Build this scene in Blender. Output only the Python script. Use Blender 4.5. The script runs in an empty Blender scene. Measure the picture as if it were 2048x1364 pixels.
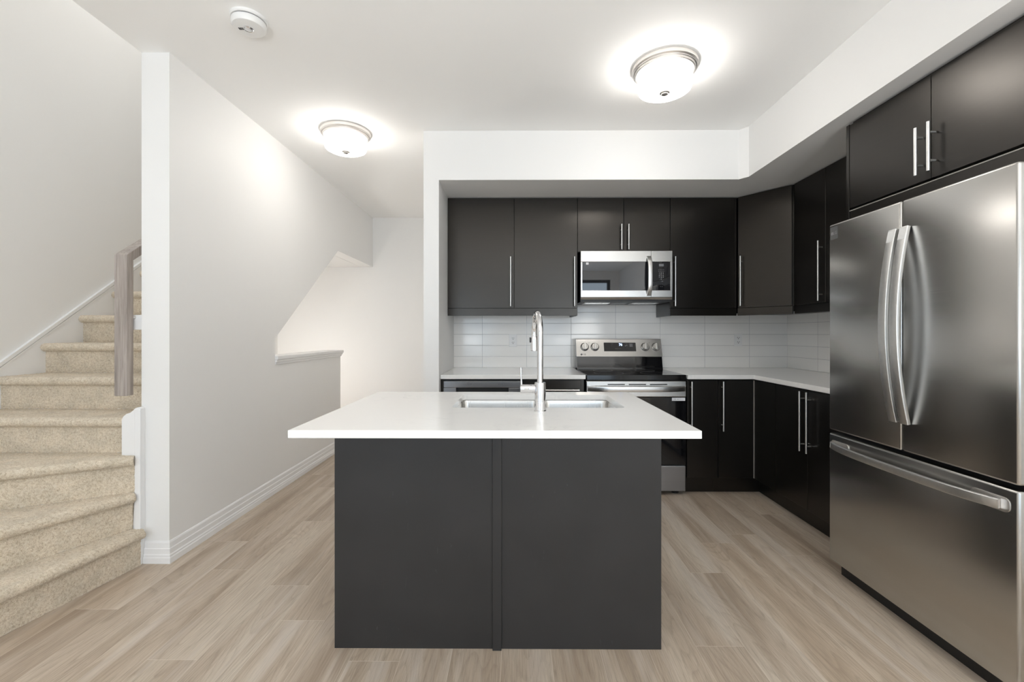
import bpy, bmesh, math, random
from mathutils import Vector, noise

random.seed(7)
sc = bpy.context.scene
COL = sc.collection
H = 1.225                      # camera height
CEIL = 2.73
# ------------------------------------------------------------------ camera, world, light, exposure
cam = bpy.data.cameras.new('camera')
cam.sensor_width = 36.0
cam.lens = 880 / 2048 * 36.0
cam.shift_y = -15 / 2048
cam.clip_start = 0.02
camo = bpy.data.objects.new('camera', cam)
camo.location = (0, 0, H)
camo.rotation_euler = (math.pi / 2, 0, 0.0068)
COL.objects.link(camo)
sc.camera = camo

world = bpy.data.worlds.new('daylight')
sc.world = world
world.use_nodes = True
bg = world.node_tree.nodes['Background']
bg.inputs[0].default_value = (0.70, 0.85, 1.0, 1)
bg.inputs[1].default_value = 3.3

def area(name, loc, rot, sx, sy, power, col, portal=False):
    l = bpy.data.lights.new(name, 'AREA')
    l.shape = 'RECTANGLE'; l.size = sx; l.size_y = sy
    l.energy = power; l.color = col
    if portal: l.cycles.is_portal = True
    o = bpy.data.objects.new(name, l); o.location = loc; o.rotation_euler = rot
    COL.objects.link(o); return o

WINS = [(-2.7, -0.5, 0.08, 2.25), (0.35, 2.3, 0.08, 2.52)]      # patio openings in the rear wall
for x0, x1, z0, z1 in WINS:
    area('window_portal', ((x0 + x1) / 2, -3.42, (z0 + z1) / 2), (-math.pi / 2, 0, math.pi), x1 - x0, z1 - z0, 1, (1, 1, 1), True)
# unseen fill lights, added over the upper landing and behind the half wall
area('landing_fill', (-2.55, 3.2, 4.9), (0, 0, 0), 0.6, 0.6, 18, (1.0, 0.99, 0.97))
def point(name, loc, power, col, r=0.12):
    l = bpy.data.lights.new(name, 'POINT'); l.energy = power; l.color = col; l.shadow_soft_size = r
    o = bpy.data.objects.new(name, l); o.location = loc; COL.objects.link(o)
point('stairwell_fill', (-2.55, 4.55, 0.75), 20, (1.0, 0.98, 0.95))
point('living_room_fill', (1.5, -1.2, 1.25), 24, (1.0, 0.95, 0.88), 0.3)  # unseen fill added to brighten the partition and the tiles
# added fill lights behind the camera, aimed up to brighten the ceiling
area('uplight_fill', (-0.9, -1.0, 1.05), (math.pi, 0, 0), 0.3, 0.3, 46, (0.985, 0.995, 1.0))
area('uplight_fill', (1.0, -1.0, 1.05), (math.pi, 0, 0), 0.3, 0.3, 46, (0.985, 0.995, 1.0))

sc.view_settings.view_transform = 'Standard'
sc.view_settings.look = 'None'
sc.view_settings.gamma = 1.0
sc.view_settings.use_curve_mapping = False
sc.view_settings.exposure = 0.09
sc.cycles.use_denoising = True
sc.cycles.max_bounces = 14
sc.cycles.diffuse_bounces = 8
sc.cycles.sample_clamp_indirect = 8.0

# ------------------------------------------------------------------ materials
def srgb(r, g, b):
    f = lambda c: (c / 255 / 12.92) if c / 255 <= 0.04045 else ((c / 255 + 0.055) / 1.055) ** 2.4
    return (f(r), f(g), f(b), 1.0)

class N:
    """small node-building helper"""
    def __init__(s, name, rough=0.5, metal=0.0, col=(0.8, 0.8, 0.8, 1), spec=0.5):
        s.m = bpy.data.materials.new(name); s.m.use_nodes = True
        s.t = s.m.node_tree; s.b = s.t.nodes['Principled BSDF']
        s.b.inputs['Roughness'].default_value = rough
        s.b.inputs['Metallic'].default_value = metal
        s.b.inputs['Base Color'].default_value = col
        s.b.inputs['Specular IOR Level'].default_value = spec
    def n(s, kind, **kw):
        x = s.t.nodes.new(kind)
        for k, v in kw.items(): setattr(x, k, v)
        return x
    def l(s, a, b): s.t.links.new(a, b)
    def math(s, op, a, b=None, c=None):
        x = s.n('ShaderNodeMath', operation=op)
        for i, v in enumerate((a, b, c)):
            if v is None: continue
            if isinstance(v, (int, float)): x.inputs[i].default_value = v
            else: s.l(v, x.inputs[i])
        return x.outputs[0]
    def coords(s, scale=(1, 1, 1), loc=(0, 0, 0), out='Object'):
        tc = s.n('ShaderNodeTexCoord'); mp = s.n('ShaderNodeMapping')
        mp.inputs['Scale'].default_value = scale; mp.inputs['Location'].default_value = loc
        s.l(tc.outputs[out], mp.inputs['Vector']); return mp.outputs[0]
    def noise(s, vec, scale=5, detail=4, rough=0.5, dist=0.0):
        x = s.n('ShaderNodeTexNoise'); x.inputs['Scale'].default_value = scale
        x.inputs['Detail'].default_value = detail; x.inputs['Roughness'].default_value = rough
        x.inputs['Distortion'].default_value = dist
        s.l(vec, x.inputs['Vector']); return x.outputs['Fac']
    def ramp(s, fac, stops):
        x = s.n('ShaderNodeValToRGB'); e = x.color_ramp.elements
        while len(e) < len(stops): e.new(0.5)
        for i, (p, c) in enumerate(stops):
            e[i].position = p; e[i].color = c if len(c) == 4 else (*c, 1)
        s.l(fac, x.inputs[0]); return x.outputs[0]
    def mix(s, fac, a, b, mode='MIX'):
        x = s.n('ShaderNodeMix', data_type='RGBA', blend_type=mode)
        for i, v in ((0, fac), (6, a), (7, b)):
            if isinstance(v, (int, float)): x.inputs[i].default_value = v
            elif isinstance(v, tuple): x.inputs[i].default_value = v
            else: s.l(v, x.inputs[i])
        return x.outputs[2]
    def bump(s, h, strength=0.2, dist=0.01):
        x = s.n('ShaderNodeBump'); x.inputs['Strength'].default_value = strength
        x.inputs['Distance'].default_value = dist
        s.l(h, x.inputs['Height']); s.l(x.outputs[0], s.b.inputs['Normal']); return x
    def col(s, out): s.l(out, s.b.inputs['Base Color'])
    def rough(s, out): s.l(out, s.b.inputs['Roughness'])

def paint(name, col, rough=0.55):
    k = N(name, rough, 0, col)
    v = k.coords()
    k.bump(k.noise(v, 180, 3), 0.06, 0.002)
    f = k.noise(v, 1.3, 2)
    k.col(k.mix(f, tuple(c * 0.985 for c in col[:3]) + (1,), col))
    return k.m
M = {}
M['wall'] = paint('painted_wall', (0.83, 0.826, 0.815, 1))
M['ceil'] = paint('ceiling_paint', (0.92, 0.92, 0.91, 1), 0.8)
M['trim'] = paint('white_trim_paint', (0.84, 0.84, 0.84, 1), 0.35)

def floor_mat():
    k = N('oak_plank_floor', 0.42)
    tc = k.n('ShaderNodeTexCoord'); sp = k.n('ShaderNodeSeparateXYZ'); k.l(tc.outputs['Object'], sp.inputs[0])
    X, Y = sp.outputs[0], sp.outputs[1]
    u = k.math('DIVIDE', k.math('SUBTRACT', X, 0.708), 0.19)
    row = k.math('FLOOR', u)
    wn = k.n('ShaderNodeTexWhiteNoise', noise_dimensions='1D'); k.l(row, wn.inputs['W'])
    v = k.math('ADD', k.math('DIVIDE', Y, 1.22), wn.outputs['Value'])
    pl = k.math('FLOOR', v)
    cb = k.n('ShaderNodeCombineXYZ'); k.l(row, cb.inputs[0]); k.l(pl, cb.inputs[1])
    w2 = k.n('ShaderNodeTexWhiteNoise', noise_dimensions='2D'); k.l(cb.outputs[0], w2.inputs['Vector'])
    rnd = w2.outputs['Value']
    # grain coordinates, shifted per plank
    gx = k.math('ADD', X, k.math('MULTIPLY', rnd, 37.0)); gy = k.math('ADD', Y, k.math('MULTIPLY', rnd, 91.0))
    cg = k.n('ShaderNodeCombineXYZ'); k.l(gx, cg.inputs[0]); k.l(gy, cg.inputs[1]); k.l(k.math('MULTIPLY', rnd, 11.0), cg.inputs[2])
    def mp(sc_):
        m = k.n('ShaderNodeMapping'); m.inputs['Scale'].default_value = sc_; k.l(cg.outputs[0], m.inputs['Vector']); return m.outputs[0]
    fine = k.noise(mp((430, 9, 1)), 1, 3, 0.65, 0.2)
    mid = k.noise(mp((9, 0.8, 1)), 1, 3, 0.5, 0.6)
    broad = k.noise(mp((12, 0.55, 1)), 1, 3, 0.55, 0.5)
    fld = k.noise(mp((6.0, 0.75, 1)), 1, 1, 0.4, 0.3)       # contours of a long smooth field read as cathedral grain
    ring = k.math('FRACT', k.math('ADD', k.math('MULTIPLY', fld, 26.0), k.math('MULTIPLY', fine, 0.5)))
    base = k.ramp(mid, [(0.30, srgb(164, 147, 129)), (0.5, srgb(187, 172, 155)), (0.70, srgb(202, 190, 174))])
    tint = k.ramp(rnd, [(0.0, (0.86, 0.84, 0.83)), (0.35, (0.96, 0.94, 0.915)), (0.7, (1.0, 1.0, 1.0)), (1.0, (1.04, 1.015, 0.98))])
    c = k.mix(1.0, base, tint, 'MULTIPLY')
    c = k.mix(k.math('MULTIPLY', k.ramp(ring, [(0.0, (1, 1, 1)), (0.28, (0.25, 0.25, 0.25)), (0.5, (0, 0, 0))]), 0.26), c, srgb(122, 104, 86))
    c = k.mix(k.math('MULTIPLY', k.ramp(fine, [(0.36, (1, 1, 1)), (0.54, (0, 0, 0))]), 0.32), c, srgb(108, 95, 83))
    c = k.mix(k.math('MULTIPLY', k.ramp(broad, [(0.54, (0, 0, 0)), (0.74, (1, 1, 1))]), 0.5), c, srgb(216, 208, 199))
    # seams, the highlight on their bevels painted in as a pale line
    def edge(t, w):
        f = k.math('FRACT', t); d = k.math('MINIMUM', f, k.math('SUBTRACT', 1.0, f)); return k.math('LESS_THAN', d, w)
    seam = k.math('MAXIMUM', edge(u, 0.006), edge(v, 0.0011))
    c = k.mix(k.math('MULTIPLY', seam, 0.42), c, srgb(222, 212, 198))
    k.col(c)
    k.rough(k.math('ADD', 0.36, k.math('MULTIPLY', mid, 0.16)))
    k.bump(k.math('SUBTRACT', k.math('MULTIPLY', fine, 0.4), seam), 0.12, 0.002)
    return k.m
M['floor'] = floor_mat()

def cabinet_mat():
    k = N('espresso_cabinet', 0.30, 0, (0.02, 0.018, 0.017, 1), 0.5)
    k.b.inputs['IOR'].default_value = 1.56; k.b.inputs['Specular Tint'].default_value = (1.0, 0.93, 0.85, 1)
    v = k.coords((3, 3, 60))
    f = k.noise(v, 2.0, 3)
    k.col(k.ramp(f, [(0.3, (0.0040, 0.0034, 0.0030)), (0.7, (0.0060, 0.0051, 0.0045))]))
    w = k.noise(k.coords(), 3.0, 3)
    k.rough(k.math('ADD', 0.27, k.math('MULTIPLY', w, 0.02)))
    k.bump(k.noise(k.coords((40, 40, 260)), 1.0, 3), 0.03, 0.001)
    return k.m
M['cab'] = cabinet_mat()
def island_mat():
    k = N('charcoal_island_panel', 0.42, 0, (0.04, 0.04, 0.042, 1), 0.5)
    scr = k.noise(k.coords((28, 1, 3)), 6.0, 2, 0.6, 0.8)
    mask = k.noise(k.coords((1, 1, 1), (3, 0, 1)), 3.2, 3)
    a = k.math('MULTIPLY', k.ramp(scr, [(0.70, (0, 0, 0)), (0.74, (1, 1, 1))]), k.ramp(mask, [(0.52, (0, 0, 0)), (0.62, (1, 1, 1))]))
    b = k.ramp(k.noise(k.coords((2, 2, 2)), 2, 3), [(0.3, (0.0185, 0.0182, 0.0185)), (0.7, (0.0245, 0.024, 0.0245))])
    k.col(k.mix(k.math('MULTIPLY', a, 0.18), b, (0.22, 0.22, 0.23, 1)))
    k.bump(k.noise(k.coords((40, 40, 260)), 1.0, 3), 0.03, 0.001)
    return k.m
M['island'] = island_mat()
M['cab_edge'] = N('pale_cabinet_edge', 0.4, 0, srgb(150, 146, 140)).m
M['black'] = N('black_recess', 0.6, 0, (0.006, 0.006, 0.006, 1)).m

def quartz():
    k = N('white_quartz', 0.13, 0, (0.86, 0.855, 0.84, 1))
    v = k.coords((1, 1.6, 1.2))
    d = k.noise(v, 2.2, 5, 0.6, 1.6)
    vein = k.math('ABSOLUTE', k.math('SUBTRACT', d, 0.5))
    msk = k.noise(k.coords(), 1.7, 2)
    f = k.math('MULTIPLY', k.ramp(vein, [(0.0, (1, 1, 1)), (0.018, (0, 0, 0))]), k.ramp(msk, [(0.48, (0, 0, 0)), (0.62, (1, 1, 1))]))
    k.col(k.mix(k.math('MULTIPLY', f, 0.20), (0.86, 0.855, 0.84, 1), (0.55, 0.56, 0.58, 1)))
    return k.m
M['quartz'] = quartz()

def steel(name, col, rough=0.27, scale=(2, 2, 420), aniso=0.5, bumpy=0.05):
    k = N(name, rough, 1.0, col)
    f = k.noise(k.coords(scale), 1.0, 4, 0.6)
    k.col(k.mix(f, tuple(c * 0.9 for c in col[:3]) + (1,), tuple(min(1, c * 1.08) for c in col[:3]) + (1,)))
    k.rough(k.math('ADD', rough - 0.05, k.math('MULTIPLY', f, 0.1)))
    k.bump(f, bumpy, 0.001)
    k.b.inputs['Anisotropic'].default_value = aniso
    tg = k.n('ShaderNodeTangent', direction_type='RADIAL', axis='Z'); k.l(tg.outputs[0], k.b.inputs['Tangent'])
    return k.m
M['fridge'] = steel('dark_brushed_steel', (0.52, 0.51, 0.49, 1), 0.25, (3, 3, 1600), 0.5, 0.012)
M['fridge_side'] = N('grey_painted_fridge_side', 0.35, 0.3, (0.42, 0.42, 0.43, 1)).m
M['steel'] = steel('brushed_steel', (0.62, 0.61, 0.59, 1), 0.24, (3, 3, 1500), 0.5, 0.01)
M['handle_steel'] = steel('satin_handle_steel', (0.78, 0.775, 0.76, 1), 0.36, (60, 60, 60), 0.0, 0.0)
M['dw'] = steel('dishwasher_grey_steel', (0.36, 0.36, 0.37, 1), 0.34)
M['nickel'] = N('satin_nickel', 0.38, 1.0, (0.78, 0.755, 0.73, 1)).m
M['finial'] = N('grey_nickel_finial', 0.45, 0.6, (0.40, 0.38, 0.36, 1)).m
M['chrome'] = N('polished_chrome', 0.04, 1.0, (0.72, 0.72, 0.73, 1)).m
M['sink'] = steel('sink_steel', (0.60, 0.59, 0.57, 1), 0.26, (200, 2, 2), 0.3)
M['blackglass'] = N('black_glass', 0.05, 0, (0.006, 0.006, 0.007, 1), 0.6).m
M['mwglass'] = N('dark_tinted_glass', 0.02, 0, (0.012, 0.012, 0.014, 1), 0.9).m
M['blackplastic'] = N('black_plastic', 0.4, 0, (0.012, 0.012, 0.012, 1)).m
M['ceramic'] = N('ceramic_cooktop_glass', 0.09, 0, (0.008, 0.008, 0.008, 1), 0.5).m
M['whiteplastic'] = N('white_plastic', 0.35, 0, (0.80, 0.80, 0.79, 1)).m
M['outlet'] = N('outlet_white_plastic', 0.3, 0, (0.83, 0.83, 0.83, 1)).m
M['slot'] = N('outlet_slot_dark', 0.5, 0, (0.03, 0.028, 0.025, 1)).m
M['greymark'] = N('grey_printed_mark', 0.5, 0, (0.16, 0.16, 0.17, 1)).m
M['palemark'] = N('pale_printed_mark', 0.5, 0, (0.55, 0.55, 0.57, 1)).m
M['dimmark'] = N('dim_grey_mark', 0.5, 0, (0.27, 0.27, 0.27, 1)).m
M['label'] = N('white_paper_label', 0.45, 0, (0.78, 0.78, 0.80, 1)).m
M['film'] = N('grey_film_sticker', 0.3, 0.2, (0.13, 0.13, 0.13, 1)).m
M['filmclear'] = N('pale_film_sticker', 0.25, 0.1, (0.74, 0.74, 0.73, 1)).m
k = N('blue_led_digits', 0.5); k.b.inputs['Emission Color'].default_value = (0.35, 0.5, 1, 1); k.b.inputs['Emission Strength'].default_value = 3.0; M['led'] = k.m
k = N('lit_frosted_glass', 0.3, 0, (0.9, 0.9, 0.88, 1)); k.b.inputs['Emission Color'].default_value = (1.0, 0.96, 0.91, 1); k.b.inputs['Emission Strength'].default_value = 16.0; M['lampglass'] = k.m

def tile_mat(name, axis, phase, z0):
    k = N(name, 0.12, 0, (0.80, 0.80, 0.80, 1))
    tc = k.n('ShaderNodeTexCoord'); sp = k.n('ShaderNodeSeparateXYZ'); k.l(tc.outputs['Object'], sp.inputs[0])
    u = k.math('DIVIDE', k.math('SUBTRACT', sp.outputs[axis], phase), 0.4085)
    v = k.math('DIVIDE', k.math('SUBTRACT', sp.outputs[2], z0), 0.1016)
    def d(t, s):
        f = k.math('FRACT', t); return k.math('MULTIPLY', k.math('MINIMUM', f, k.math('SUBTRACT', 1.0, f)), s)
    dist = k.math('MINIMUM', d(u, 0.4085), d(v, 0.1016))
    g = k.math('LESS_THAN', dist, 0.0011)
    cb = k.n('ShaderNodeCombineXYZ'); k.l(k.math('FLOOR', u), cb.inputs[0]); k.l(k.math('FLOOR', v), cb.inputs[1])
    wn = k.n('ShaderNodeTexWhiteNoise', noise_dimensions='2D'); k.l(cb.outputs[0], wn.inputs['Vector'])
    c = k.ramp(wn.outputs['Value'], [(0, (0.90, 0.89, 0.87)), (1, (0.93, 0.92, 0.90))])
    k.col(k.mix(g, c, (0.42, 0.42, 0.44, 1)))
    k.rough(k.math('ADD', 0.11, k.math('MULTIPLY', g, 0.6)))
    wav = k.noise(k.coords((3, 3, 9)), 1.6, 2)
    h = k.math('ADD', k.math('MINIMUM', k.math('DIVIDE', dist, 0.004), 1.0), k.math('MULTIPLY', wav, 0.5))
    k.bump(h, 0.25, 0.0015)
    return k.m
M['tile_back'] = tile_mat('white_gloss_tile', 0, -0.301, 0.912)
M['tile_right'] = tile_mat('white_gloss_side_tile', 1, 4.05, 0.912)

def carpet():
    k = N('beige_carpet', 0.95, 0, (0.5, 0.42, 0.33, 1), 0.1)
    v = k.coords()
    a = k.noise(v, 330, 3, 0.7); b = k.noise(v, 95, 3, 0.6); c = k.noise(v, 9, 3, 0.6)
    s = k.math('ADD', k.math('MULTIPLY', a, 0.6), k.math('MULTIPLY', b, 0.4))
    base = k.ramp(s, [(0.34, srgb(174, 154, 128)), (0.5, srgb(226, 212, 190)), (0.66, srgb(244, 236, 222))])
    k.col(k.mix(1.0, base, k.ramp(c, [(0.35, (0.88, 0.88, 0.87)), (0.62, (1.04, 1.03, 1.02))]), 'MULTIPLY'))
    k.bump(s, 0.9, 0.006)
    k.b.inputs['Sheen Weight'].default_value = 0.25
    return k.m
M['carpet'] = carpet()
def railwood():
    k = N('grey_stained_oak', 0.5)
    f = k.noise(k.coords((55, 55, 3)), 1.0, 5, 0.65, 0.6)
    k.col(k.ramp(f, [(0.3, srgb(134, 125, 118)), (0.5, srgb(162, 152, 145)), (0.7, srgb(182, 173, 166))]))
    k.bump(f, 0.15, 0.002)
    return k.m
M['railwood'] = railwood()

# ------------------------------------------------------------------ building helpers
ORG = {}                                   # world origin of each root / part frame
def tag(o, label=None, cat=None, group=None, kind=None):
    if label: o['label'] = label
    if cat: o['category'] = cat
    if group: o['group'] = group
    if kind: o['kind'] = kind
    return o
def root(name, label, cat, loc, group=None):
    o = bpy.data.objects.new(name, None); o.empty_display_size = 0.1
    o.location = loc; COL.objects.link(o); ORG[o.name] = Vector(loc)
    return tag(o, label, cat, group)
def obj(name, bm, mat, parent=None, smooth=False, label=None):
    org = ORG[parent.name] if parent else Vector((0, 0, 0))
    if org.length: bmesh.ops.translate(bm, verts=bm.verts, vec=-org)
    bmesh.ops.recalc_face_normals(bm, faces=bm.faces)
    me = bpy.data.meshes.new(name)
    if smooth is not False:
        ang = 0.7 if smooth is True else smooth
        for f in bm.faces: f.smooth = True
        for e in bm.edges:
            if len(e.link_faces) == 2 and e.calc_face_angle(0) > ang: e.smooth = False
    bm.to_mesh(me); bm.free()
    me.materials.append(mat)
    o = bpy.data.objects.new(name, me); COL.objects.link(o)
    if parent: o.parent = parent
    ORG[o.name] = org
    if label: o['label'] = label
    return o
def struct(name, bm, mat, smooth=False): return tag(obj(name, bm, mat, None, smooth), kind='structure')

def box(x0, x1, y0, y1, z0, z1, bev=0.0, seg=2, bm=None):
    t = bmesh.new(); bmesh.ops.create_cube(t, size=1)
    for v in t.verts:
        v.co = Vector((x0 + (v.co.x + .5) * (x1 - x0), y0 + (v.co.y + .5) * (y1 - y0), z0 + (v.co.z + .5) * (z1 - z0)))
    if bev: bmesh.ops.bevel(t, geom=list(t.edges), offset=bev, segments=seg, affect='EDGES', profile=0.5)
    return join(bm, t)
def join(bm, t):
    if bm is None: return t
    me = bpy.data.meshes.new('tmp'); t.to_mesh(me); t.free(); bm.from_mesh(me); bpy.data.meshes.remove(me); return bm
def frame_of(d):
    d = Vector(d).normalized(); up = Vector((0, 0, 1)) if abs(d.z) < 0.9 else Vector((0, 1, 0))
    a = d.cross(up).normalized(); b = a.cross(d).normalized(); return a, b
def tube(pts, r, seg=16, bm=None, cap=True):
    """round tube along points; r a number or one per point"""
    t = bmesh.new(); pts = [Vector(p) for p in pts]; n = len(pts)
    rs = r if isinstance(r, (list, tuple)) else [r] * n
    rings = []; a = None
    for i, p in enumerate(pts):
        d = (pts[min(i + 1, n - 1)] - pts[max(i - 1, 0)]).normalized()
        if a is None: a, b = frame_of(d)
        else: a = (a - d * a.dot(d)).normalized()
        b = d.cross(a)
        rings.append([t.verts.new(p + rs[i] * (math.cos(2 * math.pi * k / seg) * a + math.sin(2 * math.pi * k / seg) * b)) for k in range(seg)])
    for i in range(n - 1):
        for k in range(seg): t.faces.new((rings[i][k], rings[i][(k + 1) % seg], rings[i + 1][(k + 1) % seg], rings[i + 1][k]))
    if cap: t.faces.new(rings[0][::-1]); t.faces.new(rings[-1])
    return join(bm, t)
def lathe(prof, c, axis='Z', seg=48, bm=None):
    """prof: (radius, offset along axis)"""
    t = bmesh.new(); rings = []
    A = {'Z': (Vector((1, 0, 0)), Vector((0, 1, 0)), Vector((0, 0, 1))), 'Y': (Vector((1, 0, 0)), Vector((0, 0, 1)), Vector((0, 1, 0))),
         'X': (Vector((0, 1, 0)), Vector((0, 0, 1)), Vector((1, 0, 0)))}[axis] if isinstance(axis, str) else (*frame_of(axis), Vector(axis).normalized())
    for r, h in prof:
        if r < 1e-6: rings.append([t.verts.new(Vector(c) + A[2] * h)])
        else: rings.append([t.verts.new(Vector(c) + A[2] * h + r * (math.cos(2 * math.pi * k / seg) * A[0] + math.sin(2 * math.pi * k / seg) * A[1])) for k in range(seg)])
    for p, q in zip(rings, rings[1:]):
        for k in range(seg):
            j = (k + 1) % seg
            if len(p) == 1 and len(q) == 1: continue
            if len(p) == 1: t.faces.new((p[0], q[k], q[j]))
            elif len(q) == 1: t.faces.new((p[k], p[j], q[0]))
            else: t.faces.new((p[k], p[j], q[j], q[k]))
    return join(bm, t)
def prism(poly, axis, a0, a1, bev=0.0, bm=None):
    """extrude a polygon; axis X: poly (y,z); Y: (x,z); Z: (x,y)"""
    t = bmesh.new()
    mk = {'X': lambda p, a: (a, p[0], p[1]), 'Y': lambda p, a: (p[0], a, p[1]), 'Z': lambda p, a: (p[0], p[1], a)}[axis]
    lo = [t.verts.new(mk(p, a0)) for p in poly]; hi = [t.verts.new(mk(p, a1)) for p in poly]
    n = len(poly)
    t.faces.new(lo); t.faces.new(hi[::-1])
    for i in range(n): t.faces.new((lo[i], hi[i], hi[(i + 1) % n], lo[(i + 1) % n]))
    bmesh.ops.recalc_face_normals(t, faces=t.faces)
    if bev: bmesh.ops.bevel(t, geom=list(t.edges), offset=bev, segments=2, affect='EDGES', profile=0.5)
    return join(bm, t)
def sweep(path, prof):
    """plan polyline swept with profile (out, z), out to the right of travel, mitred"""
    t = bmesh.new(); P = [Vector((p[0], p[1])) for p in path]; rings = []
    for i, p in enumerate(P):
        ns = []
        for a, b in ((i - 1, i), (i, i + 1)):
            if a >= 0 and b < len(P):
                d = (P[b] - P[a]).normalized(); ns.append(Vector((d.y, -d.x)))
        m = sum(ns, Vector((0, 0))); m = m / m.length; m = m / max(0.2, m.dot(ns[0]))
        rings.append([t.verts.new((p.x + m.x * o, p.y + m.y * o, z)) for o, z in prof])
    k = len(prof)
    for a, b in zip(rings, rings[1:]):
        for i in range(k): t.faces.new((a[i], a[(i + 1) % k], b[(i + 1) % k], b[i]))
    t.faces.new(rings[0]); t.faces.new(rings[-1][::-1])
    return t
def rrect(x0, x1, y0, y1, r, n=6):
    pts = []
    for cx, cy, a in ((x1 - r, y1 - r, 0), (x0 + r, y1 - r, 90), (x0 + r, y0 + r, 180), (x1 - r, y0 + r, 270)):
        for i in range(n + 1):
            t = math.radians(a + 90 * i / n); pts.append((cx + r * math.cos(t), cy + r * math.sin(t)))
    return pts
def textmesh(s, size, loc, facing, thick=0.0006, bold=0.0, align='CENTER'):
    cu = bpy.data.curves.new('t', 'FONT'); cu.body = s; cu.size = size; cu.extrude = thick; cu.offset = bold
    cu.align_x = align; cu.align_y = 'CENTER'; cu.resolution_u = 3
    o = bpy.data.objects.new('t', cu); COL.objects.link(o)
    bpy.context.view_layer.update()
    me = bpy.data.meshes.new_from_object(o.evaluated_get(bpy.context.evaluated_depsgraph_get()))
    bpy.data.objects.remove(o); bpy.data.curves.remove(cu)
    t = bmesh.new(); t.from_mesh(me); bpy.data.meshes.remove(me)
    L = Vector(loc)
    for v in t.verts:
        x, y, z = v.co
        v.co = L + (Vector((x, -z, y)) if facing == '-Y' else Vector((-z, -x, y)))
    return t

# ------------------------------------------------------------------ room shell
XL, XR, YB, YR = -3.09, 2.50, 4.06, -3.4
HALL_Y = 5.71
PX0, PX1 = -2.0, -1.85                     # partition between hall and stair
PY = 2.343
fl = box(XL - .15, XR + .15, YR - .15, HALL_Y + .15, -0.12, 0)
struct('floor', fl, M['floor'])
cb = box(PX0, XR + .15, YR - .15, HALL_Y + .15, CEIL, CEIL + .25)
box(XL - .15, PX0, YR - .15, 1.2, CEIL, CEIL + .25, bm=cb)
struct('ceiling', cb, M['ceil'])
sw = box(XL - .15, XL, YR - .15, HALL_Y + .15, 0, 5.2)
struct('wall_left', sw, M['wall'])
up = box(XL, PX0, HALL_Y, HALL_Y + .15, 0, 5.2)
struct('wall_stairwell', up, M['wall'])
u2 = box(PX0, PX0 + .15, 1.2, HALL_Y, CEIL + .25, 5.2); box(XL, PX0 + .15, 1.05, 1.2, CEIL + .25, 5.2, bm=u2)
struct('wall_upper', u2, M['wall'])
struct('ceiling_upper', box(XL - .15, PX0 + .15, 1.05, HALL_Y + .15, 5.2, 5.3), M['ceil'])
struct('wall_hall', box(PX0, -0.58, HALL_Y, HALL_Y + .15, 0, CEIL), M['wall'])
struct('wall_partition', prism([(PY, 0), (4.651, 0), (4.651, .985), (3.381, .985), (3.381, 1.187), (4.586, 2.09), (HALL_Y, 2.09), (HALL_Y, CEIL), (PY, CEIL)],
                               'X', PX0, PX1), M['wall'])
struct('wall_stub', box(-.6795, -.5655, 3.265, HALL_Y, 0, CEIL), M['wall'])
struct('wall_back', box(-.5655, XR + .15, YB, YB + .15, 0, CEIL), M['wall'])
struct('wall_right', box(XR, XR + .15, YR - .15, YB, 0, CEIL), M['wall'])
# bulkhead over the cabinets
SZ = 2.365
struct('ceiling_bulkhead', prism([(-.5655, YB), (-.5655, 3.265), (1.655, 3.265), (1.70, 3.21), (1.70, 0.5), (XR, 0.5), (XR, YB)], 'Z', SZ, CEIL), M['wall'])
# rear wall with the two patio openings
rw = None
xs = [XL] + [v for w in WINS for v in w[:2]] + [XR]
for i in range(0, len(xs), 2): rw = box(xs[i], xs[i + 1], YR - .15, YR, 0, CEIL, bm=rw)
for x0, x1, z0, z1 in WINS:
    box(x0, x1, YR - .15, YR, 0, z0, bm=rw); box(x0, x1, YR - .15, YR, z1, CEIL, bm=rw)
struct('wall_rear', rw, M['wall'])
for i, (x0, x1, z0, z1) in enumerate(WINS):
    f = None; w = 0.07; xm = (x0 + x1) / 2
    for a in ((x0, x0 + w, z0, z1), (x1 - w, x1, z0, z1), (xm - w / 2, xm + w / 2, z0, z1), (x0, x1, z0, z0 + w), (x0, x1, z1 - w, z1)):
        f = box(a[0], a[1], YR - .10, YR - .04, a[2], a[3], 0.004, 1, f)
    struct('window_%d' % (i + 1), f, M['blackplastic'])
# trims
bp = [(0, 0), (.017, 0), (.017, .030), (.0145, .036), (.0145, .044), (.011, .050), (.0105, .076), (.0075, .080), (.0065, .106), (.003, .114), (0, .116)]
struct('baseboard_left', sweep([(-1.978, PY), (PX1, PY), (PX1, 4.651), (PX0, 4.651)][::-1], [(-o, z) for o, z in bp]), M['trim'])
struct('baseboard_hall', sweep([(PX0, HALL_Y), (-.6795, HALL_Y)], bp), M['trim'])
struct('baseboard_stub', sweep([(-.6795, HALL_Y), (-.6795, 3.265), (-.5655, 3.265)], [(-o, z) for o, z in bp][::1]), M['trim'])
cap = box(PX0 - .02, PX1 + .022, 3.381, 4.69, 1.022, 1.050, 0.004)
box(PX0 - .012, PX1 + .014, 3.381, 4.68, 1.002, 1.022, 0.003, 2, cap)
box(PX0 - .005, PX1 + .007, 3.381, 4.665, .985, 1.002, 0.002, 2, cap)
struct('trim_1', cap, M['trim'])

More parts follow.
